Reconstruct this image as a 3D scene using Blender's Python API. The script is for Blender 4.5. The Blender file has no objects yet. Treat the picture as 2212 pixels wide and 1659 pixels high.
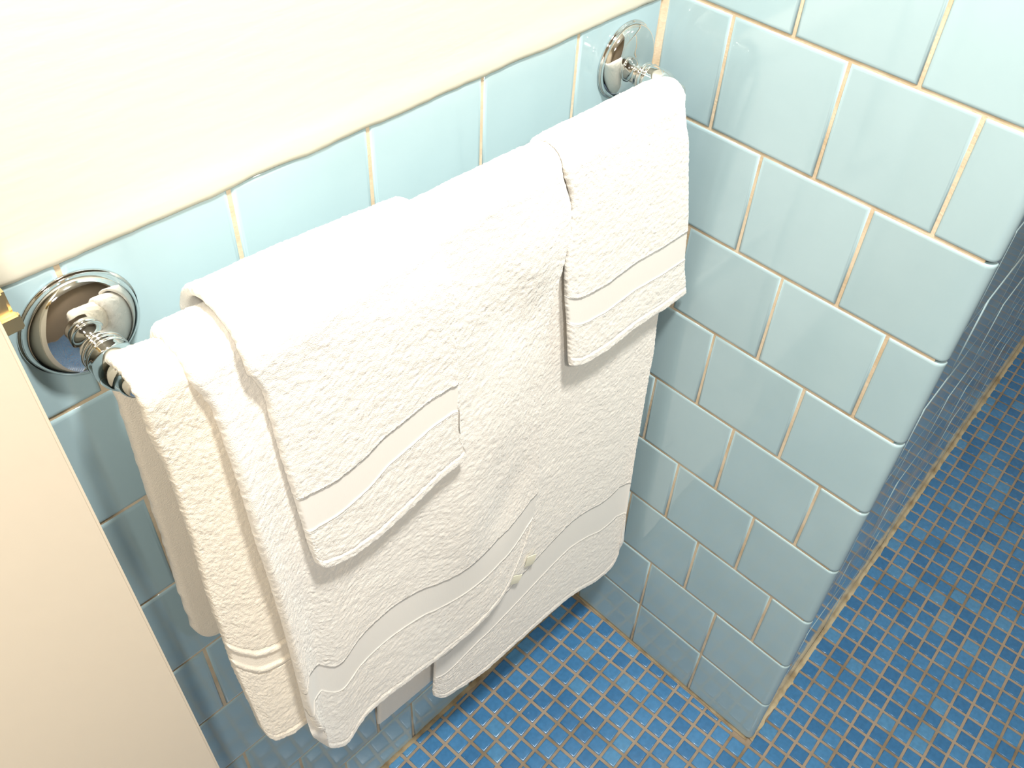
import bpy, bmesh, math, random
import numpy as np
from mathutils import Vector, Matrix

random.seed(7)
RNG = np.random.RandomState(11)
SC = bpy.context.scene
COL = SC.collection

# ------------------------------------------------------------------ camera, world, lights, exposure
cam_d = bpy.data.cameras.new('camera')
cam = bpy.data.objects.new('camera', cam_d)
COL.objects.link(cam)
SC.camera = cam
cam_d.sensor_fit = 'HORIZONTAL'
cam_d.sensor_width = 36.0
cam_d.lens = 1987.07 / 2212 * 36.0
cam_d.shift_x = (1106.0 - 1132.11) / 2212
cam_d.shift_y = (739.87 - 829.5) / 2212
cam_d.clip_start = 0.02
RX, RY, RZ = ((0.69166086, -0.72046359, 0.05037325),
              (-0.47284475, -0.50445396, -0.72245695),
              (0.54591491, 0.47587647, -0.68957849))
M = Matrix.Identity(4)
for i in range(3):
    M[i][0], M[i][1], M[i][2] = RX[i], -RY[i], -RZ[i]
M[0][3], M[1][3], M[2][3] = -0.67279, -0.44842, 1.30514
cam.matrix_world = M

world = bpy.data.worlds.new('world')
SC.world = world
world.use_nodes = True
world.node_tree.nodes['Background'].inputs[0].default_value = (1.0, 0.96, 0.90, 1)
world.node_tree.nodes['Background'].inputs[1].default_value = 0.25

def area(name, loc, target, size, power, col):
    d = bpy.data.lights.new(name, 'AREA')
    d.shape = 'DISK'; d.size = size; d.energy = power; d.color = col
    o = bpy.data.objects.new(name, d); COL.objects.link(o)
    o.location = loc
    o.rotation_euler = (Vector(target) - Vector(loc)).to_track_quat('-Z', 'Y').to_euler()
    return o
area('ceiling_lamp_light', (-0.42, -0.50, 2.02), (-0.30, -0.15, 0.8), 0.15, 17.5, (1.0, 0.965, 0.89))
area('vanity_lamp_light', (-0.95, -1.05, 1.95), (-0.2, 0.0, 0.6), 0.14, 9.5, (1.0, 0.95, 0.86))

vs = SC.view_settings
vs.view_transform = 'Standard'
vs.look = 'None'
vs.gamma = 1.0
vs.use_curve_mapping = False
vs.exposure = 0.66
SC.display_settings.display_device = 'sRGB'

# ------------------------------------------------------------------ helpers
def mesh_obj(name, verts, faces, mats, parent=None, smooth=False, mat_idx=None):
    me = bpy.data.meshes.new(name)
    me.from_pydata([tuple(v) for v in verts], [], faces)
    for m in (mats if isinstance(mats, (list, tuple)) else [mats]):
        me.materials.append(m)
    if mat_idx is not None:
        me.polygons.foreach_set('material_index', mat_idx)
    if smooth:
        me.polygons.foreach_set('use_smooth', [True] * len(me.polygons))
    me.update()
    return link(name, me, parent)

def link(name, me, parent=None):
    o = bpy.data.objects.new(name, me)
    COL.objects.link(o)
    if parent is not None:
        o.parent = parent
    return o

def tag(o, label=None, cat=None, group=None, kind=None):
    if label: o['label'] = label
    if cat: o['category'] = cat
    if group: o['group'] = group
    if kind: o['kind'] = kind
    return o

def empty(name, loc):
    o = bpy.data.objects.new(name, None)
    COL.objects.link(o)
    o.location = loc
    return o

def box_geo(x0, x1, y0, y1, z0, z1):
    v = [(x0, y0, z0), (x1, y0, z0), (x1, y1, z0), (x0, y1, z0),
         (x0, y0, z1), (x1, y0, z1), (x1, y1, z1), (x0, y1, z1)]
    f = [(0, 3, 2, 1), (4, 5, 6, 7), (0, 1, 5, 4), (1, 2, 6, 5), (2, 3, 7, 6), (3, 0, 4, 7)]
    return v, f

# ------------------------------------------------------------------ materials
def principled(name, col, rough=0.5, metal=0.0, coat=0.0, sheen=0.0, spec=0.5):
    m = bpy.data.materials.new(name)
    m.use_nodes = True
    b = m.node_tree.nodes['Principled BSDF']
    b.inputs['Base Color'].default_value = (*col, 1)
    b.inputs['Roughness'].default_value = rough
    b.inputs['Metallic'].default_value = metal
    b.inputs['Coat Weight'].default_value = coat
    b.inputs['Coat Roughness'].default_value = 0.03
    b.inputs['Sheen Weight'].default_value = sheen
    b.inputs['Specular IOR Level'].default_value = spec
    return m

def noise_bump(m, scale, strength, dist, detail=3.0, stretch=(1, 1, 1), coord='Object', voronoi=False):
    nt = m.node_tree
    b = nt.nodes['Principled BSDF']
    tc = nt.nodes.new('ShaderNodeTexCoord')
    mp = nt.nodes.new('ShaderNodeMapping')
    mp.inputs['Scale'].default_value = stretch
    nt.links.new(tc.outputs[coord], mp.inputs[0])
    if voronoi:
        n = nt.nodes.new('ShaderNodeTexVoronoi'); out = n.outputs['Distance']
    else:
        n = nt.nodes.new('ShaderNodeTexNoise'); n.inputs['Detail'].default_value = detail; out = n.outputs[0]
    n.inputs['Scale'].default_value = scale
    nt.links.new(mp.outputs[0], n.inputs['Vector'])
    bp = nt.nodes.new('ShaderNodeBump')
    bp.inputs['Strength'].default_value = strength
    bp.inputs['Distance'].default_value = dist
    nt.links.new(out, bp.inputs['Height'])
    nt.links.new(bp.outputs[0], b.inputs['Normal'])
    return bp

def noise_colour(m, c0, c1, scale, detail=4.0, lo=0.35, hi=0.65, per_object=0.0):
    """two pigments mixed by noise; per_object adds a kiln-batch value shift per piece"""
    nt = m.node_tree
    b = nt.nodes['Principled BSDF']
    tc = nt.nodes.new('ShaderNodeTexCoord')
    geo = nt.nodes.new('ShaderNodeNewGeometry')
    n = nt.nodes.new('ShaderNodeTexNoise')
    n.inputs['Scale'].default_value = scale; n.inputs['Detail'].default_value = detail
    nt.links.new(geo.outputs['Position'], n.inputs['Vector'])
    r = nt.nodes.new('ShaderNodeValToRGB')
    r.color_ramp.elements[0].position = lo; r.color_ramp.elements[0].color = (*c0, 1)
    r.color_ramp.elements[1].position = hi; r.color_ramp.elements[1].color = (*c1, 1)
    nt.links.new(n.outputs[0], r.inputs[0])
    out = r.outputs[0]
    if per_object:
        oi = nt.nodes.new('ShaderNodeObjectInfo')
        hs = nt.nodes.new('ShaderNodeHueSaturation')
        mr = nt.nodes.new('ShaderNodeMapRange')
        mr.inputs[3].default_value = 1 - per_object; mr.inputs[4].default_value = 1 + per_object
        nt.links.new(oi.outputs['Random'], mr.inputs[0])
        nt.links.new(mr.outputs[0], hs.inputs['Value'])
        nt.links.new(out, hs.inputs['Color'])
        out = hs.outputs[0]
    nt.links.new(out, b.inputs['Base Color'])

# glazed wall tile
TILE = principled('glazed_blue_tile', (0.38, 0.57, 0.68), rough=0.08, coat=0.25, spec=0.5)
noise_colour(TILE, (0.372, 0.512, 0.562), (0.400, 0.542, 0.592), 9.0, per_object=0.035)
noise_bump(TILE, 14.0, 0.10, 0.0015, detail=1.0)
GROUT = principled('wall_grout', (0.66, 0.52, 0.36), rough=0.9)
noise_colour(GROUT, (0.66, 0.55, 0.41), (0.50, 0.37, 0.23), 26.0, lo=0.42, hi=0.72)
noise_bump(GROUT, 420.0, 0.5, 0.0008)
CAULK = principled('old_caulk', (0.50, 0.43, 0.28), rough=0.7)
noise_colour(CAULK, (0.52, 0.45, 0.30), (0.28, 0.20, 0.10), 40.0, lo=0.45, hi=0.75)
DIRT = principled('stained_floor_grout', (0.34, 0.27, 0.16), rough=0.8)
noise_colour(DIRT, (0.33, 0.27, 0.17), (0.17, 0.12, 0.06), 45.0, lo=0.4, hi=0.7)
noise_bump(DIRT, 200.0, 0.5, 0.001)
noise_bump(CAULK, 200.0, 0.5, 0.001)
FGROUT = principled('floor_grout', (0.36, 0.28, 0.20), rough=0.85)
noise_colour(FGROUT, (0.33, 0.265, 0.20), (0.15, 0.11, 0.06), 17.0, lo=0.45, hi=0.78)
noise_bump(FGROUT, 500.0, 0.5, 0.0008)
MOS = []
for k, c in enumerate([(0.052, 0.185, 0.385), (0.064, 0.210, 0.42), (0.043, 0.160, 0.345), (0.082, 0.240, 0.44)]):
    mm = principled('mosaic_blue', c, rough=0.28, coat=0.15, spec=0.5)
    noise_colour(mm, tuple(v * 0.92 for v in c), tuple(v * 1.08 for v in c), 160.0)
    noise_bump(mm, 260.0, 0.12, 0.0006)
    MOS.append(mm)
PLASTER = principled('cream_plaster', (0.66, 0.632, 0.535), rough=0.55)
noise_bump(PLASTER, 70.0, 0.18, 0.002, detail=5.0, stretch=(0.35, 1, 1.6))
PAINT = principled('cream_door_paint', (0.745, 0.645, 0.51), rough=0.38)
noise_bump(PAINT, 60.0, 0.12, 0.0015, detail=4.0, stretch=(2.0, 1, 0.6))
CEIL = principled('ceiling_paint', (0.85, 0.80, 0.70), rough=0.8)
ROOM = principled('room_wall_paint', (0.55, 0.47, 0.36), rough=0.7)
DARK = principled('brown_wall', (0.26, 0.20, 0.14), rough=0.7)
CHROME = principled('chrome', (0.78, 0.78, 0.77), rough=0.05, metal=1.0)
BRASS = principled('worn_brass', (0.86, 0.66, 0.36), rough=0.38, metal=1.0)
noise_bump(BRASS, 300.0, 0.1, 0.0005)

def terry(name, col):
    m = principled(name, col, rough=0.95, sheen=0.35, spec=0.15)
    nt = m.node_tree; b = nt.nodes['Principled BSDF']
    b.inputs['Sheen Roughness'].default_value = 0.5
    noise_bump(m, 1000.0, 0.55, 0.0010, detail=2.0)
    return m
TERRY = terry('white_terry', (0.87, 0.832, 0.775))
TERRYC = terry('cream_terry', (0.85, 0.775, 0.66))
BAND = principled('woven_band_cotton', (0.87, 0.84, 0.79), rough=0.75, sheen=0.2, spec=0.2)
noise_bump(BAND, 900.0, 0.25, 0.0005, stretch=(1, 1, 0.15))
LABEL = principled('satin_label', (0.86, 0.83, 0.66), rough=0.45)
# ------------------------------------------------------------------ room shell
PIT = 0.10957          # tile pitch
HP = 0.1095            # row pitch
Z0 = -0.0032
LEND = 0.3420          # outside corner of the short wall
TJ = 0.0026            # joint
TOPZ = 0.9742
# end wall runs off along +x, a touch out of square, like the floor lattice
EA = math.atan2(0.0505, 1.0)
ED = Vector((math.cos(EA), math.sin(EA), 0)); EN = Vector((math.sin(EA), -math.cos(EA), 0))
EO = Vector((0.004, -0.3375, 0))

def tile_geo(w, h, t=0.0065):
    """cushion-edged tile, front towards -Y, lower left corner at origin"""
    rings = [(0.0, 0.0), (0.0, -(t - 0.0022)), (0.0005, -(t - 0.0007)), (0.0017, -t), (0.0036, -t)]
    v = []; f = []
    for ins, y in rings:
        v += [(ins, y, ins), (w - ins, y, ins), (w - ins, y, h - ins), (ins, y, h - ins)]
    for k in range(len(rings) - 1):
        for i in range(4):
            a, b = k * 4 + i, k * 4 + (i + 1) % 4
            f.append((a, b, b + 4, a + 4))
    n = (len(rings) - 1) * 4
    f.append((n, n + 1, n + 2, n + 3))
    return v, f

TILE_CACHE = {}
def tile_mesh(w, h):
    k = (round(w, 4), round(h, 4))
    if k not in TILE_CACHE:
        v, f = tile_geo(*k)
        me = bpy.data.meshes.new('tile')
        me.from_pydata(v, [], f)
        me.materials.append(TILE)
        me.polygons.foreach_set('use_smooth', [True] * len(me.polygons))
        me.update()
        TILE_CACHE[k] = me
    return TILE_CACHE[k]

def place_tile(parent, origin, ang, w, h):
    o = link('tile', tile_mesh(w, h), parent)
    j = random.uniform
    o.location = (origin[0], origin[1], origin[2])
    o.rotation_euler = (j(-.0035, .0035), j(-.001, .001), ang + j(-.003, .003))
    return o

# back wall -----------------------------------------------------------------
v, f = box_geo(-1.45, 0.10, 0.0013, 0.10, -0.05, 2.40)
wall_back = tag(mesh_obj('wall_back', v, f, GROUT), kind='structure')
for r in range(1, 10):
    z = Z0 + (r - 1) * HP
    z = max(z, 0.001)
    top = Z0 + r * HP
    h = top - z - TJ
    if r == 9: h = TOPZ - z
    off = -0.1145 if r % 2 else -0.1145 - PIT / 2 + PIT
    x1 = -0.0028
    x = off
    while x > -1.40:
        w = x1 - x - TJ
        place_tile(wall_back, (x, 0.0065, z), 0, w, h)
        x1 = x
        x -= PIT
# cream plaster above the tile, with a lumpy edge over the tile line
nx, nz = 260, 60
xs = np.linspace(-1.45, 0.0, nx); prof = []
zz = np.concatenate([[TOPZ - 0.001], np.linspace(TOPZ, TOPZ + 0.05, 28), np.linspace(TOPZ + 0.055, 2.40, 31)])
lump = np.convolve(RNG.randn(nx + 30), np.ones(7) / 7, 'same')[15:15 + nx] * 0.0016
lump2 = np.convolve(RNG.randn(nx + 60), np.hanning(31) / 15, 'same')[30:30 + nx] * 0.0016
verts = []
for i, z in enumerate(zz):
    s = z - TOPZ
    ridge = 0.0009 * math.exp(-((s - 0.010) / 0.010) ** 2)
    for k, x in enumerate(xs):
        y = 0.0005 - 0.0020 - ridge * (1 + 120 * lump2[k]) - 0.0006
        zc = z
        if i == 0: y = 0.0047
        if i <= 6:
            zc = z + lump[k] * (1 - i / 7.0) * 1.3
            if i <= 2: y = min(0.0047, y + (0.004, 0.002, 0.0006)[i])
        verts.append((x, y, zc))
faces = [(i * nx + k, i * nx + k + 1, (i + 1) * nx + k + 1, (i + 1) * nx + k) for i in range(len(zz) - 1) for k in range(nx - 1)]
mesh_obj('plaster', verts, faces, PLASTER, wall_back, smooth=True)

# right wall (short return) --------------------------------------------------
v, f = box_geo(0.0012, 0.030, -(LEND - 0.0085), 0.0, -0.05, 2.40)
wall_right = tag(mesh_obj('wall_right', v, f, GROUT), kind='structure')

def bullnose_geo(w, h, t=0.0065, rad=0.0085):
    """tile whose outer side rolls round the corner; local X runs along the wall to the corner at x=w"""
    path = [(0.0, -(t - 0.0022)), (0.0005, -(t - 0.0007)), (0.0017, -t), (0.0036, -t), (w - rad - 0.004, -t), (w - rad, -t)]
    for k in range(1, 7):
        a = k / 6 * math.pi / 2
        path.append((w - rad + rad * math.sin(a), -t + rad - rad * math.cos(a)))
    path.append((w, 0.004))
    path.insert(0, (0.0, 0.0))
    zr = [(0.0, 1.0022), (0.0005, 0.0007), (0.0017, 0.0), (0.0036, 0.0)]
    cx, cy = w - rad - 0.004, 0.0
    def inset(p, d):
        # pull the point into the body for the softened top and bottom arrises
        x, y = p
        if x <= w - rad: return (x, y + d)
        ux, uy = x - (w - rad), y - (-t + rad)
        L = math.hypot(ux, uy) or 1
        if y > -t + rad: return (x - d, y)
        return (x - ux / L * d, y - uy / L * d)
    rows = [(0.0, 0.0022), (0.0005, 0.0007), (0.0017, 0.0), (0.0036, 0.0), (h - 0.0036, 0.0), (h - 0.0017, 0.0), (h - 0.0005, 0.0007), (h, 0.0022)]
    v = []; f = []
    for z, d in rows:
        for p in path:
            q = inset(p, d) if p[1] < -0.003 or p[0] > w - rad else p
            v.append((q[0], q[1], z))
    n = len(path)
    for i in range(len(rows) - 1):
        for k in range(n - 1):
            f.append((i * n + k, i * n + k + 1, (i + 1) * n + k + 1, (i + 1) * n + k))
    v0 = len(v)
    f.append(tuple(range(n - 1, -1, -1)))
    f.append(tuple((len(rows) - 1) * n + k for k in range(n)))
    return v, f
BN = {}
def bull_mesh(w, h):
    k = (round(w, 4), round(h, 4))
    if k not in BN:
        v, f = bullnose_geo(*k)
        me = bpy.data.meshes.new('bullnose_tile')
        me.from_pydata(v, [], f)
        me.materials.append(TILE)
        me.polygons.foreach_set('use_smooth', [True] * (len(f) - 2) + [False] * 2)
        me.update()
        BN[k] = me
    return BN[k]

OFFS = [0.2308, 0.2309, 0.2873, 0.2335, 0.2870, 0.2352, 0.2880, 0.2352, 0.2873, 0.2348]
for r in range(1, 22):
    z = max(Z0 + (r - 1) * HP, 0.001)
    h = Z0 + r * HP - z - TJ
    off = OFFS[r - 1] if r <= 10 else (0.2350 if r % 2 == 0 else 0.2873)
    # wall runs towards -y: local +X of the tile -> world -Y needs a -90 degree turn, front then faces -X
    o = link('bullnose_tile', bull_mesh(LEND - off - TJ, h), wall_right)
    o.location = (0.0065, -(off + TJ), z)
    o.rotation_euler = (0, random.uniform(-.002, .002), -math.pi / 2)
    y1 = off
    while y1 > 0.006:
        y0 = max(y1 - PIT + TJ, 0.0026)
        if y1 - y0 > 0.006:
            o = link('tile', tile_mesh(y1 - y0, h), wall_right)
            o.location = (0.0065, -y0, z)
            o.rotation_euler = (random.uniform(-.001, .001), random.uniform(-.003, .003), -math.pi / 2 + random.uniform(-.003, .003))
        y1 -= PIT
# caulked inside corner
v = []; f = []
nz = 90
for i in range(nz + 1):
    z = i / nz * 2.4
    w = 0.0030 + random.uniform(-.0006, .0006)
    for (x, y) in ((0.002, -w - 0.001), (-0.0012, -w * 0.5), (-w * 0.55, -0.0014), (-w - 0.001, 0.002)):
        v.append((x, y, z))
for i in range(nz):
    for k in range(3):
        a = i * 4 + k
        f.append((a, a + 1, a + 5, a + 4))
mesh_obj('corner_grout', v, f, GROUT, wall_right, smooth=True)

# far wall, running off to the right behind the corner -------------------------
L_FAR = 1.75
def far_pt(s, d, z):
    p = EO + ED * s + EN * d
    return (p.x, p.y, z)
v = [far_pt(0.006, -0.0012, -0.05), far_pt(L_FAR, -0.0012, -0.05), far_pt(L_FAR, -0.0012, 2.4), far_pt(0.006, -0.0012, 2.4),
     far_pt(0.006, -0.10, -0.05), far_pt(L_FAR, -0.10, -0.05), far_pt(L_FAR, -0.10, 2.4), far_pt(0.006, -0.10, 2.4)]
f = [(0, 1, 2, 3), (5, 4, 7, 6), (1, 5, 6, 2), (4, 0, 3, 7), (3, 2, 6, 7)]
wall_far = tag(mesh_obj('wall_far', v, f, GROUT), kind='structure')
for r in range(1, 22):
    z = max(Z0 + (r - 1) * HP, 0.001)
    h = Z0 + r * HP - z - TJ
    s = 0.008
    w = PIT - TJ if r % 2 else PIT / 2 - TJ
    while s < L_FAR - 0.02:
        p = far_pt(s, -0.0065, z)
        w2 = min(w, L_FAR - s)
        o = place_tile(wall_far, p, EA, w2, h)
        s += w2 + TJ
        w = PIT - TJ

# floor -----------------------------------------------------------------------
v = [(-1.45, 0.10, -0.0016), (-1.45, -1.75, -0.0016), (1.80, -1.75, -0.0016), (1.80, 0.10, -0.0016),
     (-1.45, 0.10, -0.06), (-1.45, -1.75, -0.06), (1.80, -1.75, -0.06), (1.80, 0.10, -0.06)]
floor = tag(mesh_obj('floor', v, [(0, 1, 2, 3), (7, 6, 5, 4), (0, 4, 5, 1), (1, 5, 6, 2), (2, 6, 7, 3), (3, 7, 4, 0)], FGROUT), kind='structure')
G0 = Vector((-0.0171, -0.0330)); GX = Vector((0.0254, 0.0015)); GY = Vector((0.0018, -0.0248))
TS = 0.0208 / 2

def clip(poly, n, d):
    """keep the part of the 2-D polygon where p.n <= d"""
    out = []
    for i in range(len(poly)):
        a, b = poly[i], poly[(i + 1) % len(poly)]
        da, db = a.dot(n) - d, b.dot(n) - d
        if da <= 0: out.append(a)
        if (da <= 0) != (db <= 0):
            out.append(a + (b - a) * (da / (da - db)))
    return out

def mosaic_geo(poly, c, zoff):
    """small tile with rounded arris from a 2-D outline"""
    rings = ((0.0, -0.0016), (0.0, -0.0006), (0.0007, 0.0), (0.0018, 0.00015))
    v = []; f = []
    n = len(poly)
    size = min((p - c).length for p in poly)
    for ins, z in rings:
        for p in poly:
            d = c - p
            L = d.length
            q = p + d * (min(ins * 1.414, L * 0.8) / L) if L > 1e-6 else p
            v.append((q.x - c.x, q.y - c.y, z + zoff))
    for k in range(len(rings) - 1):
        for i in range(n):
            a, b = k * n + i, k * n + (i + 1) % n
            f.append((a, b, b + n, a + n))
    f.append(tuple((len(rings) - 1) * n + i for i in range(n)))
    return v, f

en2 = Vector((EN.x, EN.y)); eo2 = Vector((EO.x, EO.y))
def in_view(c):
    d = Vector((c.x, c.y, 0)) - Vector((-0.67279, -0.44842, 1.30514))
    X = d.dot(Vector(RX)); Y = d.dot(Vector(RY)); Z = d.dot(Vector(RZ))
    u = 1132.11 + 1987.07 * X / Z; w = 739.87 + 1987.07 * Y / Z
    return (-10 < u < 2222 and -10 < w < 1669 and Z > 0), Z

cells = []
for i in range(-62, 75):
    for j in range(-8, 72):
        c = G0 + GX * i + GY * j
        hx = GX.normalized() * TS; hy = -GY.normalized() * TS
        base = [c - hx - hy, c + hx - hy, c + hx + hy, c - hx + hy]
        if c.y < -1.72 or c.x < -1.42 or c.x > 1.74: continue
        pieces = []
        if c.x < 0.02:       # bay in front of the back wall, left of the short wall
            p = clip(base, Vector((0, 1)), -0.0050)
            if c.y > -0.345:
                p = clip(p, Vector((1, 0)), -0.0045) if p else p
            else:
                p = p
            # stop at the outside corner
            pieces.append(p)
        else:
            p = clip(base, -en2, -(eo2.dot(en2) + 0.0060))
            pieces.append(p)
        for p in pieces:
            if len(p) < 3: continue
            cc = Vector((0, 0))
            ar = 0
            for k in range(len(p)):
                a, b = p[k], p[(k + 1) % len(p)]
                cr = a.x * b.y - b.x * a.y
                ar += cr; cc += (a + b) * cr
            if abs(ar) < 0.9e-4: continue
            cc = cc / (3 * ar)
            if cc.x >= 0.0 and cc.x < 0.02 and cc.y > -0.35: continue
            vis, Z = in_view(cc)
            cells.append((not vis, Z, cc, p, len(p) == 4 and abs(ar / 2 - (2 * TS) ** 2) < 1e-6))
cells.sort(key=lambda t: (t[0], t[1]))
# the towels hide part of the bay: the 300 singled out start with what lies clear of them
FULL = []
for m in MOS:
    sq = [Vector((-TS, -TS)), Vector((TS, -TS)), Vector((TS, TS)), Vector((-TS, TS))]
    vv, ff = mosaic_geo(sq, Vector((0, 0)), 0.0)
    me = bpy.data.meshes.new('mosaic_tile')
    me.from_pydata(vv, [], ff); me.materials.append(m)
    me.polygons.foreach_set('use_smooth', [True] * len(me.polygons)); me.update()
    FULL.append(me)
GANG = math.atan2(GX.y, GX.x)
sv = []; sf = []; sm = []
for n, (hid, Z, c, p, full) in enumerate(cells):
    mi = random.choice((0, 0, 0, 1, 1, 2, 2, 3))
    if n < 300:
        if full:
            o = link('mosaic_tile', FULL[mi], floor)
            o.rotation_euler = (random.uniform(-.006, .006), random.uniform(-.006, .006), GANG + random.uniform(-.012, .012))
        else:
            vv, ff = mosaic_geo(p, c, 0.0)
            o = mesh_obj('mosaic_tile', vv, ff, MOS[mi], floor, smooth=True)
        o.location = (c.x, c.y, random.uniform(-.0002, .0002))
    else:
        tilt = (random.uniform(-.006, .006), random.uniform(-.006, .006))
        vv, ff = mosaic_geo(p, c, random.uniform(-.0002, .0002))
        b = len(sv)
        sv += [(x + c.x, y + c.y, z + x * tilt[0] + y * tilt[1]) for x, y, z in vv]
        sf += [tuple(q + b for q in t) for t in ff]
        sm += [mi] * len(ff)
field = mesh_obj('mosaic_tile_field', sv, sf, MOS, floor, smooth=True, mat_idx=sm)
field['kind'] = 'stuff'

def fillet(name, pts, nrm, size, mat, parent):
    """rough bead of caulk where wall meets floor"""
    v = []; f = []
    n = len(pts)
    for k, p in enumerate(pts):
        s = size * (1 + random.uniform(-.28, .28))
        for a, b in ((0.0, 1.0), (0.30, 0.42), (0.62, 0.16), (1.25, -0.10)):
            v.append((p[0] + nrm[0] * s * a, p[1] + nrm[1] * s * a, p[2] + s * b))
    for k in range(n - 1):
        for q in range(3):
            a = k * 4 + q
            f.append((a, a + 1, a + 5, a + 4))
    return mesh_obj(name, v, f, mat, parent, smooth=True)
fillet('caulk_bead', [far_pt(s, 0.0, 0) for s in np.linspace(-0.002, L_FAR - 0.01, 220)], (EN.x, EN.y), 0.0055, CAULK, floor)
fillet('caulk_bead', [(0.0, -y, 0) for y in np.linspace(0.0, 0.338, 70)], (-1, 0), 0.0022, DIRT, floor)
fillet('caulk_bead', [(x, 0.0, 0) for x in np.linspace(0.0, -1.4, 240)], (0, -1), 0.0044, DIRT, floor)

# rest of the room, behind and beside the camera ---------------------------------
def shell(name, b, mat):
    v, f = box_geo(*b)
    return tag(mesh_obj(name, v, f, mat), kind='structure')
shell('wall_left', (-1.55, -1.45, -1.80, 0.10, -0.05, 2.40), ROOM)
shell('wall_front', (-1.45, 1.80, -1.85, -1.75, -0.05, 2.40), DARK)
shell('wall_side', (1.752, 1.90, -1.75, -0.235, -0.05, 2.40), ROOM)
shell('ceiling', (-1.55, 1.90, -1.85, 0.10, 2.40, 2.48), CEIL)

# open door against the back wall, its free edge towards the towels ------------------
DX, DY = -0.5888, -0.0800
door = empty('door_1', (DX, DY, 0.012))
tag(door, 'cream painted door standing open at the lower left, brass latch in its edge', 'door', kind='structure')
bm = bmesh.new()
v, f = box_geo(-0.74, 0.0, 0.0, 0.035, 0.0, 2.02)
bv = [bm.verts.new(p) for p in v]
for t in f: bm.faces.new([bv[i] for i in t])
bmesh.ops.bevel(bm, geom=list(bm.edges), offset=0.002, segments=2, affect='EDGES')
me = bpy.data.meshes.new('door_panel'); bm.to_mesh(me); bm.free(); me.materials.append(PAINT)
link('door_panel', me, door)
door.rotation_euler = (0, math.radians(-0.95), 0)
def bevel_box(name, b, off, mat, parent):
    bm = bmesh.new()
    v, f = box_geo(*b)
    bv = [bm.verts.new(p) for p in v]
    for t in f: bm.faces.new([bv[i] for i in t])
    bmesh.ops.bevel(bm, geom=list(bm.edges), offset=off, segments=2, affect='EDGES')
    me = bpy.data.meshes.new(name); bm.to_mesh(me); bm.free(); me.materials.append(mat)
    return link(name, me, parent)
LZ = 0.998
lp = bevel_box('latch_plate', (-0.0005, 0.0012, 0.008, 0.028, LZ - 0.020, LZ + 0.020), 0.0006, BRASS, door)
tag(lp, 'brass latch plate on the door edge')
bevel_box('latch_bolt', (0.0, 0.0085, 0.012, 0.024, LZ - 0.0115, LZ + 0.0125), 0.0016, BRASS, lp)
bevel_box('latch_bolt_lip', (0.0, 0.0100, 0.0095, 0.0135, LZ - 0.0105, LZ - 0.001), 0.0009, BRASS, lp)

# ------------------------------------------------------------------ towel bar
YB, ZB = -0.058, 0.922
def lathe(name, prof, mat, parent, seg=64, off=None):
    """prof: (radius, y) pairs turned about the local Y axis"""
    v = []; f = []
    for r, y in prof:
        for k in range(seg):
            a = 2 * math.pi * k / seg
            v.append((r * math.cos(a), y, r * math.sin(a) + (off(r, y) if off else 0.0)))
    for i in range(len(prof) - 1):
        for k in range(seg):
            a = i * seg + k; b = i * seg + (k + 1) % seg
            f.append((a, a + seg, b + seg, b))
    o = mesh_obj(name, v, f, mat, parent, smooth=True)
    return o
def smooth_prof(p, n=6):
    p = np.array(p); out = []
    P = np.vstack([2 * p[0] - p[1], p, 2 * p[-1] - p[-2]])
    for i in range(1, len(P) - 2):
        for k in range(n):
            t = k / n
            a, b, c, d = P[i - 1], P[i], P[i + 1], P[i + 2]
            out.append(0.5 * (2 * b + (c - a) * t + (2 * a - 5 * b + 4 * c - d) * t * t + (3 * b - a - 3 * c + d) * t ** 3))
    out.append(p[-1])
    return [(max(q[0], 0.0), q[1]) for q in out]
bar = empty('towel_bar', (-0.302, 0.0, 0.931))
tag(bar, 'chrome towel bar with two round flanges, screwed to the blue tile under the towels', 'towel bar')
bx = [-0.2515, 0.2500]
for sx in bx:
    rim = [(0.0, 0.0), (0.0347, 0.0), (0.0354, -0.0006), (0.0354, -0.0016), (0.0349, -0.0022), (0.0341, -0.0024), (0.0338, -0.0030)]
    dome = smooth_prof([(0.0338, -0.0030), (0.0333, -0.0056), (0.0312, -0.0092), (0.0268, -0.0124), (0.0210, -0.0144), (0.0155, -0.0154), (0.0112, -0.0163), (0.0086, -0.0177), (0.0076, -0.0198)], 6)
    fl = lathe('flange', rim + dome[1:], CHROME, bar, off=lambda r, y: (ZB + 0.002 - 0.931) * (1 - min(max((r - 0.009) / 0.024, 0), 1)) ** 1.3 if y < -0.0028 else 0.0)
    fl.location = (sx, 0, 0)
    neck = smooth_prof([(0.0076, -0.0190), (0.0077, -0.0206), (0.0092, -0.0222), (0.0118, -0.0234), (0.0126, -0.0240)], 5)
    ring = smooth_prof([(0.0126, -0.0240), (0.0132, -0.0246), (0.0127, -0.0254), (0.0120, -0.0259), (0.0120, -0.0282), (0.0127, -0.0296), (0.0134, -0.0304), (0.0128, -0.0314)], 4)
    bell = smooth_prof([(0.0128, -0.0314), (0.0131, -0.0350), (0.0135, -0.0400), (0.0130, -0.0455), (0.0112, -0.0505), (0.0092, -0.0540), (0.0086, -0.0600), (0.0060, -0.0650), (0.0, -0.0665)], 6)
    po = lathe('post', neck[:-1] + ring[:-1] + bell, CHROME, bar, 48)
    po.location = (sx, 0, ZB + 0.002 - 0.931)
v = []; f = []
for x in (bx[0], bx[1]):
    for k in range(32):
        a = 2 * math.pi * k / 32
        v.append((x, YB + 0.0080 * math.cos(a), ZB - 0.931 + 0.0080 * math.sin(a)))
for k in range(32):
    f.append((k, (k + 1) % 32, 32 + (k + 1) % 32, 32 + k))
mesh_obj('bar', v, f, CHROME, bar, smooth=True)

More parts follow.
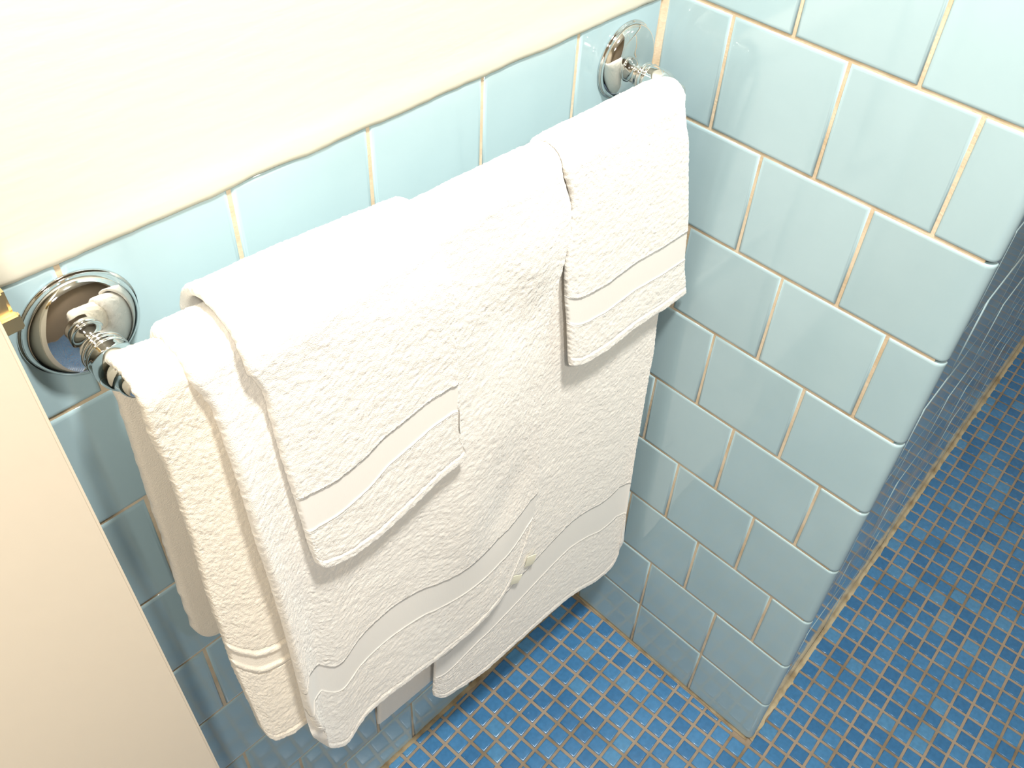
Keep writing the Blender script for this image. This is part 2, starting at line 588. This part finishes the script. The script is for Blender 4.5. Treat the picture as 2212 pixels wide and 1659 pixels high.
# ------------------------------------------------------------------ towels
def interp_curve(P, t):
    P = np.asarray(P, float)
    s = np.r_[0, np.cumsum(np.linalg.norm(np.diff(P, axis=0), axis=1))]; s /= s[-1]
    # Catmull-Rom through the control points
    i = np.clip(np.searchsorted(s, t, 'right') - 1, 0, len(P) - 2)
    h = s[i + 1] - s[i]; w = (t - s[i]) / h
    m = np.gradient(P, s, axis=0)
    w = w[:, None]; h = h[:, None]
    return ((2 * w**3 - 3 * w**2 + 1) * P[i] + (w**3 - 2 * w**2 + w) * h * m[i] + (-2 * w**3 + 3 * w**2) * P[i + 1] + (w**3 - w**2) * h * m[i + 1])

def blur(a, n=1):
    for _ in range(n):
        p = np.pad(a, 1, mode='edge')
        a = (p[1:-1, 1:-1] * 4 + (p[:-2, 1:-1] + p[2:, 1:-1] + p[1:-1, :-2] + p[1:-1, 2:]) * 2 + p[:-2, :-2] + p[2:, 2:] + p[:-2, 2:] + p[2:, :-2]) / 16
    return a

def grid_part(name, O, I, mat, parent, close_hem=False):
    """outer and inner sheets O, I (rows, cols, 3) as one closed skin"""
    nr, nc = O.shape[:2]
    V = np.concatenate([O.reshape(-1, 3), I.reshape(-1, 3)])
    idx = np.arange(nr * nc).reshape(nr, nc)
    A = np.stack([idx[:-1, :-1], idx[:-1, 1:], idx[1:, 1:], idx[1:, :-1]], -1).reshape(-1, 4)
    N = nr * nc
    B = np.stack([idx[:-1, :-1], idx[1:, :-1], idx[1:, 1:], idx[:-1, 1:]], -1).reshape(-1, 4) + N
    def rim(a):
        return np.stack([a[:-1], a[:-1] + N, a[1:] + N, a[1:]], -1)
    F = np.concatenate([A, B, rim(idx[0]), rim(idx[-1][::-1]), rim(idx[::-1, 0]), rim(idx[:, -1])])
    me = bpy.data.meshes.new(name)
    me.vertices.add(len(V)); me.vertices.foreach_set('co', V.ravel())
    me.loops.add(F.size); me.loops.foreach_set('vertex_index', F.ravel().astype(np.int32))
    me.polygons.add(len(F))
    me.polygons.foreach_set('loop_start', np.arange(0, F.size, 4, dtype=np.int32))
    me.polygons.foreach_set('use_smooth', np.ones(len(F), bool))
    me.materials.append(mat)
    me.update(calc_edges=True); me.validate()
    return link(name, me, parent)

def make_towel(name, label, cat, D, group=None):
    """D: outlines of the front fall (x, z) in metres, L/R sides from the bar down, H along the hem;
    yf(u,t) hanging depth; rt bend radius over the bar; back = (x0, x1, z0, z1, y) of the rear hem"""
    root = empty(name, (np.mean([p[0] for p in D['H']]), YB, ZB))
    tag(root, label, cat, group)
    step = D.get('step', 0.00135)
    L = [p for p in D['L'] if p[1] < ZB - 0.012]; R = [p for p in D['R'] if p[1] < ZB - 0.012]; H = D['H']
    xl, xr = D['xtop']
    L = [[xl, ZB]] + L; R = [[xr, ZB]] + R
    W = abs(xr - xl)
    # columns, finer where the folded sides roll over
    tk = D['thick']
    rad = tk(np.array([0.0]))[0] / 2, tk(np.array([1.0]))[0] / 2
    th = np.linspace(0, math.pi / 2, 6)[:-1]
    eL = rad[0] * (1 - np.cos(th)) / W; eR = rad[1] * (1 - np.cos(th)) / W
    u = np.concatenate([eL, np.linspace(rad[0] / W, 1 - rad[1] / W, max(int(W / step), 8)), (1 - eR)[::-1]])
    nc = len(u)
    # Coons patch of the front fall in (x, z)
    nt = 160
    t = np.linspace(0, 1, nt)
    cl = interp_curve(L, t); crr = interp_curve(R, t); ch = interp_curve(H, u)
    ct = np.stack([xl + (xr - xl) * u, np.full(nc, ZB)], -1)
    T, U = t[:, None, None], u[None, :, None]
    P = ((1 - U) * cl[:, None] + U * crr[:, None] + (1 - T) * ct[None] + T * ch[None]
         - ((1 - T) * (1 - U) * ct[0] + (1 - T) * U * ct[-1] + T * (1 - U) * ch[0] + T * U * ch[-1]))
    rr = D['rt'](u)
    tt, uu = np.meshgrid(t, u, indexing='ij')
    yf = D['yf'](uu, tt)
    y = yf + ((YB - rr)[None, :] - yf) * np.exp(-(tt / 0.07) ** 1.5)
    F3 = np.stack([P[..., 0], y, P[..., 1]], -1)                     # (nt, nc, 3)
    if 'dent' in D:
        F3[..., 1] += D['dent'](F3[..., 0], F3[..., 2])
    seg = np.linalg.norm(np.diff(F3, axis=0), axis=2)
    slen = np.concatenate([np.zeros((1, nc)), np.cumsum(seg, 0)])    # from the bar down
    dh = slen[-1][None] - slen                                      # distance to the hem
    # rear: arc and back fall
    na = 26
    a = np.linspace(0, math.pi, na)[1:]
    arc = np.stack([np.repeat((xl + (xr - xl) * u)[None], na - 1, 0), YB - np.cos(a)[:, None] * rr[None], ZB + np.sin(a)[:, None] * rr[None]], -1)
    bx0, bx1, bz0, bz1, byy = D['back']
    nb = 60
    w = np.linspace(0, 1, nb)[1:, None]
    bxx = (bx0 + (bx1 - bx0) * u)[None]; bzz = (bz0 + (bz1 - bz0) * u)[None]
    if 'bround' in D: bzz = bzz + D['bround'](u)[None]
    x0 = (xl + (xr - xl) * u)[None]
    yb0 = (YB + rr)[None]
    back = np.stack([x0 + (bxx - x0) * w ** 1.3, yb0 + (byy - yb0) * (1 - (1 - w) ** 3), ZB + (bzz - ZB) * w], -1)
    path = np.concatenate([F3[::-1], arc, back])                     # hem -> bar -> rear hem
    ds = np.linalg.norm(np.diff(path, axis=0), axis=2)
    S = np.concatenate([np.zeros((1, nc)), np.cumsum(ds, 0)])
    lo, hi = D['band'][0](u), D['band'][1](u)
    hemr = 0.0032
    e = hemr * (1 - np.cos(np.linspace(0, math.pi / 2, 5)))
    n1 = max(int(np.mean(lo) / step), 10); n2 = max(int(np.mean(hi - lo) / (step * 0.8)), 12)
    front_len = slen[-1]
    n3 = int(np.mean(front_len - hi + 0.07) / step)
    rows = [np.repeat(e[:-1, None], nc, 1)]
    ww = np.linspace(0, 1, n1)[:, None]; rows.append(e[-1] + (lo[None] - e[-1]) * ww)
    ww = np.linspace(0, 1, n2)[1:, None]; rows.append(lo[None] + (hi - lo)[None] * ww)
    endf = front_len + 0.07
    ww = np.linspace(0, 1, n3)[1:, None]; rows.append(hi[None] + (endf - hi)[None] * ww)
    ww = np.linspace(0, 1, 70)[1:, None]; rows.append(endf[None] + (S[-1] - endf - 0.003)[None] * ww)
    rows.append(S[-1][None] - np.array([0.0015, 0.0006, 0.0])[:, None])
    s = np.concatenate(rows)
    cut1 = len(e) - 1 + n1 - 1; cut2 = cut1 + n2 - 1
    Mid = np.empty((len(s), nc, 3))
    for k in range(nc):
        for q in range(3):
            Mid[:, k, q] = np.interp(s[:, k], S[:, k], path[:, k, q])
    gu = np.gradient(Mid, axis=1); gs = np.gradient(Mid, axis=0)
    N = np.cross(gs, gu); N /= np.linalg.norm(N, axis=2, keepdims=True) + 1e-12
    if np.mean(N[:cut2, :, 1]) > 0: N = -N
    # smooth the normals a little
    for q in range(3): N[..., q] = blur(N[..., q], 3)
    N /= np.linalg.norm(N, axis=2, keepdims=True)
    thick = np.repeat(tk(u)[None], len(s), 0)
    du0 = (u * W)[None]; du1 = ((1 - u) * W)[None]
    half = thick / 2
    def rnd(d, r): return np.sqrt(np.clip(1 - (1 - np.clip(d / r, 0, 1)) ** 2, 0, 1))
    half = half * rnd(du0, max(rad[0], 1e-4)) * rnd(du1, max(rad[1], 1e-4)) * rnd(s, hemr) * rnd(S[-1][None] - s, 0.003) + 0.0004
    # pile: soft loops and slow unevenness on the face, none on the flat woven band
    pile = blur(RNG.randn(*half.shape), 1) * 0.00040 + RNG.randn(*half.shape) * 0.00017 + blur(RNG.randn(*half.shape), 3) * 0.00010
    slow = blur(RNG.randn(*half.shape), 60) * 0.012
    pile = pile + slow * 0.22
    inb = 1 / (1 + np.exp(-(s - lo[None]) / 0.0007)) * 1 / (1 + np.exp((s - hi[None]) / 0.0007))
    cord = np.exp(-((s - lo[None]) / 0.0011) ** 2) + np.exp(-((s - hi[None]) / 0.0011) ** 2)
    disp = pile * (1 - inb * 0.97) - inb * 0.0006
    if D.get('cords', True): disp = disp + cord * 0.0008
    for d0 in D.get('welts', []):
        disp = disp + np.exp(-((s - d0) / 0.0034) ** 4) * 0.0019 - pile * np.exp(-((s - d0) / 0.0034) ** 4) * 0.9
    # stitched hem fold
    disp = disp + np.where(s < 0.011, 0.0007, 0.0) * (s < 0.011) - np.exp(-((s - 0.0118) / 0.0009) ** 2) * 0.0008
    disp = disp * rnd(du0, 0.0025) * rnd(du1, 0.0025)
    edge_pile = (np.convolve(RNG.randn(len(s)), [.25, .5, .25], 'same') * 0.00055)[:, None]
    O = Mid + N * (half + disp)[..., None]
    I = Mid - N * (half - 0.3 * pile)[..., None]
    fr = (rnd(du0, 0.004) * rnd(du1, 0.004))
    for q in (0,):
        O[..., q] += edge_pile * (1 - fr)
        I[..., q] += edge_pile * (1 - fr)
    O[..., 1] = np.minimum(O[..., 1], -0.0045); I[..., 1] = np.minimum(I[..., 1], -0.0045)
    base = np.array(root.location); O = O - base; I = I - base
    m = D.get('mat', TERRY)
    grid_part('terry_panel', O[cut2:], I[cut2:], m, root)
    grid_part('woven_band', O[cut1:cut2 + 1], I[cut1:cut2 + 1], D.get('bandmat', BAND), root)
    grid_part('hem_border', O[:cut1 + 1], I[:cut1 + 1], m, root)
    return root, O, s

ip = lambda us, vs_: (lambda u: np.interp(u, us, vs_))
def gauss(x, z, cx, cz, sx, sz, ang=0.0):
    c, s_ = math.cos(ang), math.sin(ang)
    a = (x - cx) * c + (z - cz) * s_; b = -(x - cx) * s_ + (z - cz) * c
    return np.exp(-(a / sx) ** 2 - (b / sz) ** 2)
SHAPES = {
    'T1': {
        'L': [(-0.5636, 0.9429), (-0.5602, 0.9029), (-0.5569, 0.8629), (-0.5562, 0.8227), (-0.5565, 0.7825),
              (-0.5578, 0.7424), (-0.5585, 0.7022), (-0.5580, 0.6620), (-0.5581, 0.6218), (-0.5566, 0.5817),
              (-0.5546, 0.5415), (-0.5529, 0.5014)],
        'R': [(-0.5289, 0.9410), (-0.5239, 0.8960), (-0.5197, 0.8509), (-0.5162, 0.8057), (-0.5147, 0.7604),
              (-0.5134, 0.7151), (-0.5112, 0.6699), (-0.5080, 0.6247), (-0.5059, 0.5795), (-0.5032, 0.5343),
              (-0.4976, 0.4893), (-0.4920, 0.4443)],
        'H': [(-0.5529, 0.5014), (-0.5521, 0.4940), (-0.5512, 0.4866), (-0.5499, 0.4793), (-0.5476, 0.4723),
              (-0.5453, 0.4652), (-0.5405, 0.4600), (-0.5344, 0.4558), (-0.5279, 0.4524), (-0.5207, 0.4506),
              (-0.5134, 0.4489), (-0.5061, 0.4480), (-0.4987, 0.4474), (-0.4920, 0.4443)],
    },
    'T2': {
        'L': [(-0.5352, 0.9526), (-0.5262, 0.9082), (-0.5227, 0.8628), (-0.5217, 0.8174), (-0.5213, 0.7719),
              (-0.5191, 0.7265), (-0.5175, 0.6810), (-0.5165, 0.6355), (-0.5160, 0.5900), (-0.5155, 0.5445),
              (-0.5146, 0.4991), (-0.5109, 0.4537)],
        'R': [(-0.2106, 0.9221), (-0.2045, 0.8818), (-0.2085, 0.8414), (-0.2176, 0.8015), (-0.2233, 0.7611),
              (-0.2230, 0.7201), (-0.2215, 0.6793), (-0.2186, 0.6385), (-0.2160, 0.5976), (-0.2136, 0.5568),
              (-0.2151, 0.5159), (-0.2207, 0.4754)],
        'H': [(-0.5109, 0.4537), (-0.5073, 0.4200), (-0.4998, 0.3871), (-0.4813, 0.3635), (-0.4552, 0.3847),
              (-0.4222, 0.3907), (-0.3897, 0.3839), (-0.3586, 0.3705), (-0.3254, 0.3645), (-0.2930, 0.3700),
              (-0.2630, 0.3857), (-0.2442, 0.4120), (-0.2311, 0.4432), (-0.2207, 0.4754)],
    },
    'T3': {
        'L': [(-0.3647, 0.8834), (-0.3605, 0.8249), (-0.3575, 0.7663), (-0.3552, 0.7076), (-0.3528, 0.6490),
              (-0.3505, 0.5904), (-0.3482, 0.5318), (-0.3459, 0.4731), (-0.3446, 0.4145), (-0.3439, 0.3558),
              (-0.3453, 0.2972), (-0.3475, 0.2386)],
        'R': [(-0.0463, 0.8979), (-0.0373, 0.8400), (-0.0326, 0.7816), (-0.0314, 0.7230), (-0.0314, 0.6644),
              (-0.0277, 0.6059), (-0.0282, 0.5473), (-0.0283, 0.4886), (-0.0288, 0.4300), (-0.0276, 0.3714),
              (-0.0262, 0.3128), (-0.0260, 0.2541)],
        'H': [(-0.3475, 0.2386), (-0.3327, 0.2153), (-0.3036, 0.2060), (-0.2733, 0.2023), (-0.2434, 0.2078),
              (-0.2133, 0.2130), (-0.1830, 0.2166), (-0.1526, 0.2166), (-0.1225, 0.2124), (-0.0933, 0.2035),
              (-0.0649, 0.1922), (-0.0366, 0.1966), (-0.0266, 0.2236), (-0.0260, 0.2541)],
    },
    'HL': {
        'L': [(-0.5056, 0.9675), (-0.5014, 0.9439), (-0.4979, 0.9202), (-0.4952, 0.8964), (-0.4938, 0.8725),
              (-0.4927, 0.8486), (-0.4916, 0.8247), (-0.4901, 0.8008), (-0.4884, 0.7769), (-0.4869, 0.7530),
              (-0.4856, 0.7291), (-0.4832, 0.7053)],
        'R': [(-0.3493, 0.9537), (-0.3462, 0.9320), (-0.3430, 0.9103), (-0.3413, 0.8885), (-0.3405, 0.8666),
              (-0.3397, 0.8447), (-0.3391, 0.8228), (-0.3388, 0.8008), (-0.3393, 0.7789), (-0.3399, 0.7570),
              (-0.3385, 0.7352), (-0.3323, 0.7142)],
        'H': [(-0.4832, 0.7053), (-0.4773, 0.6940), (-0.4653, 0.6871), (-0.4522, 0.6827), (-0.4383, 0.6816),
              (-0.4245, 0.6810), (-0.4109, 0.6841), (-0.3974, 0.6871), (-0.3839, 0.6904), (-0.3704, 0.6938),
              (-0.3569, 0.6970), (-0.3430, 0.6980), (-0.3308, 0.7004), (-0.3323, 0.7142)],
    },
    'HR': {
        'L': [(-0.2143, 0.9325), (-0.2084, 0.9127), (-0.2044, 0.8924), (-0.2036, 0.8719), (-0.2049, 0.8512),
              (-0.2057, 0.8306), (-0.2043, 0.8099), (-0.2019, 0.7894), (-0.1984, 0.7690), (-0.1956, 0.7485),
              (-0.1931, 0.7279), (-0.1905, 0.7074)],
        'R': [(-0.0630, 0.9214), (-0.0555, 0.9008), (-0.0488, 0.8800), (-0.0438, 0.8587), (-0.0387, 0.8374),
              (-0.0337, 0.8160), (-0.0287, 0.7947), (-0.0250, 0.7731), (-0.0224, 0.7514), (-0.0190, 0.7303),
              (-0.0127, 0.7093), (-0.0069, 0.6882)],
        'H': [(-0.1905, 0.7074), (-0.1788, 0.6989), (-0.1655, 0.6944), (-0.1512, 0.6927), (-0.1368, 0.6909),
              (-0.1224, 0.6916), (-0.1079, 0.6925), (-0.0935, 0.6932), (-0.0791, 0.6919), (-0.0647, 0.6906),
              (-0.0503, 0.6892), (-0.0358, 0.6888), (-0.0213, 0.6885), (-0.0069, 0.6882)],
    },
}

# long bath towel lying next to the bar on the right
D = dict(SHAPES['T3'], xtop=(-0.366, -0.067), rt=ip([0, 1], [0.0115, 0.0115]), thick=ip([0, 1], [0.0052, 0.0056]),
         yf=lambda u, t: -0.0690 + t * t * (0.0075 * (1 - u) - 0.0165 * u) + 0.0020 * t * np.sin(u * 9 + 1.0),
         band=(ip([0, .2, .6, .85, 1], [.045, .092, .1265, .125, .065]), ip([0, .2, .6, .85, 1], [.090, .142, .185, .192, .130])),
         back=(-0.415, -0.060, 0.232, 0.20, -0.038))
t3, O3, s3 = make_towel('bath_towel', 'long white bath towel at the right, its banded hem hanging lowest', 'towel', D, 'bath towels on the towel bar')

# cream towel at the far left
D = dict(SHAPES['T1'], xtop=(-0.5600, -0.470), rt=ip([0, .3, 1], [0.0180, 0.0140, 0.0112]), thick=ip([0, .15, 1], [0.0076, 0.0080, 0.006]),
         R=[(p[0] + 0.035 * (1 - (k / 11) ** 3), p[1]) for k, p in enumerate(SHAPES['T1']['R'])],
         yf=lambda u, t: -0.0712 + 0.0 * t, cords=False, mat=TERRYC, bandmat=TERRYC,
         band=(ip([0, 1], [.122, .122]), ip([0, 1], [.158, .158])), welts=(.128, .152),
         back=(-0.5665, -0.47, 0.612, 0.605, -0.034), bround=lambda u: 0.030 * np.exp(-(u / 0.06)))
make_towel('bath_towel', 'cream bath towel at the far left beside the flange, two raised stripes near its end', 'towel', D, 'bath towels on the towel bar')

# front folded bath towel
def dent2(x, z):
    d = 0.0030 * gauss(x, z, -0.262, 0.815, 0.030, 0.040, 0.5)
    d -= 0.0035 * gauss(x, z, -0.285, 0.700, 0.035, 0.060)
    d += 0.0030 * gauss(x, z, -0.262, 0.560, 0.026, 0.050, -0.4)
    d -= 0.0040 * gauss(x, z, -0.245, 0.860, 0.022, 0.050)
    d -= 0.0040 * gauss(x, z, -0.315, 0.600, 0.030, 0.10)
    d += 0.0018 * np.sin((x + 0.5) * 48) * np.clip((0.56 - z) / 0.15, 0, 1)
    return d
D = dict(SHAPES['T2'], xtop=(-0.531, -0.214), rt=ip([0, .15, .4, .6, .9, 1], [0.0190, 0.0198, 0.0192, 0.0184, 0.0172, 0.0148]),
         thick=ip([0, .06, .14, .9, 1], [0.0115, 0.0105, 0.0060, 0.0055, 0.0060]), dent=dent2,
         yf=lambda u, t: -0.0812 - 0.0058 * np.exp(-(u / .10) ** 2) * np.minimum(1, t * 4) + .0015 * u,
         band=(ip([0, .05, .15, .3, .5, .75, .93, 1], [.035, .080, .116, .106, .106, .082, .040, .018]),
               ip([0, .05, .15, .3, .5, .75, .93, 1], [.080, .127, .163, .155, .155, .130, .085, .060])),
         back=(-0.525, -0.22, 0.50, 0.50, -0.026))
make_towel('bath_towel', 'white bath towel in the middle, wavy banded hem, lying under the left hand towel', 'towel', D, 'bath towels on the towel bar')

# hand towels
D = dict(SHAPES['HL'], xtop=(-0.503, -0.347), rt=ip([0, .3, .7, .93, 1], [0.0330, 0.0320, 0.0280, 0.0256, 0.0246]), thick=ip([0, .1, 1], [0.0070, 0.0062, 0.0058]),
         yf=lambda u, t: -0.0895 - 0.003 * t,
         band=(ip([0, .1, .5, .9, 1], [.045, .056, .074, .070, .055]), ip([0, .1, .5, .9, 1], [.086, .096, .108, .100, .085])),
         back=(-0.498, -0.352, 0.75, 0.75, -0.016))
make_towel('hand_towel', 'white hand towel on the left, spread over the folded bath towel, hem corner curling out', 'towel', D, 'hand towels on the towel bar')
D = dict(SHAPES['HR'], xtop=(-0.214, -0.0570), rt=ip([0, .5, .86, .95, 1], [0.0184, 0.0176, 0.0170, 0.0155, 0.0125]), thick=ip([0, 1], [0.0055, 0.0055]),
         yf=lambda u, t: -0.0772 - 0.008 * t,
         band=(ip([0, 1], [.056, .054]), ip([0, 1], [.090, .092])),
         back=(-0.21, -0.06, 0.74, 0.74, -0.026))
make_towel('hand_towel', 'white hand towel on the right, beside the tiled corner, over the long bath towel', 'towel', D, 'hand towels on the towel bar')

# two folded care tags sewn into the side seam of the long towel, beside its band
def care_tag(x, y, z, w, h, rz, ry):
    n = 6
    v = []; f = []
    for sgn in (0, 1):
        for i in range(n + 1):
            q = i / n
            bend = 0.0004 * math.sin(q * math.pi) + 0.0003
            v.append((0, -bend - sgn * 0.0007, -q * h)); v.append((w, -bend * 1.5 - sgn * 0.0007, -q * h))
    m = 2 * (n + 1)
    for i in range(n):
        a = 2 * i
        f.append((a, a + 1, a + 3, a + 2)); f.append((m + a, m + a + 2, m + a + 3, m + a + 1))
        f.append((a, a + 2, m + a + 2, m + a)); f.append((a + 1, m + a + 1, m + a + 3, a + 3))
    f.append((0, m, m + 1, 1)); f.append((2 * n, 2 * n + 1, m + 2 * n + 1, m + 2 * n))
    o = mesh_obj('care_tag', v, f, LABEL, t3, smooth=False)
    o.location = Vector((x, y, z)) - t3.location
    o.rotation_euler = (0, ry, rz)
    return o
tag(care_tag(-0.2155, -0.0768, 0.4095, 0.0120, 0.0180, -0.25, 0.15), 'pale yellow folded care tag')
tag(care_tag(-0.2370, -0.0762, 0.3935, 0.0125, 0.0150, -0.30, 0.35), 'smaller pale yellow care tag')
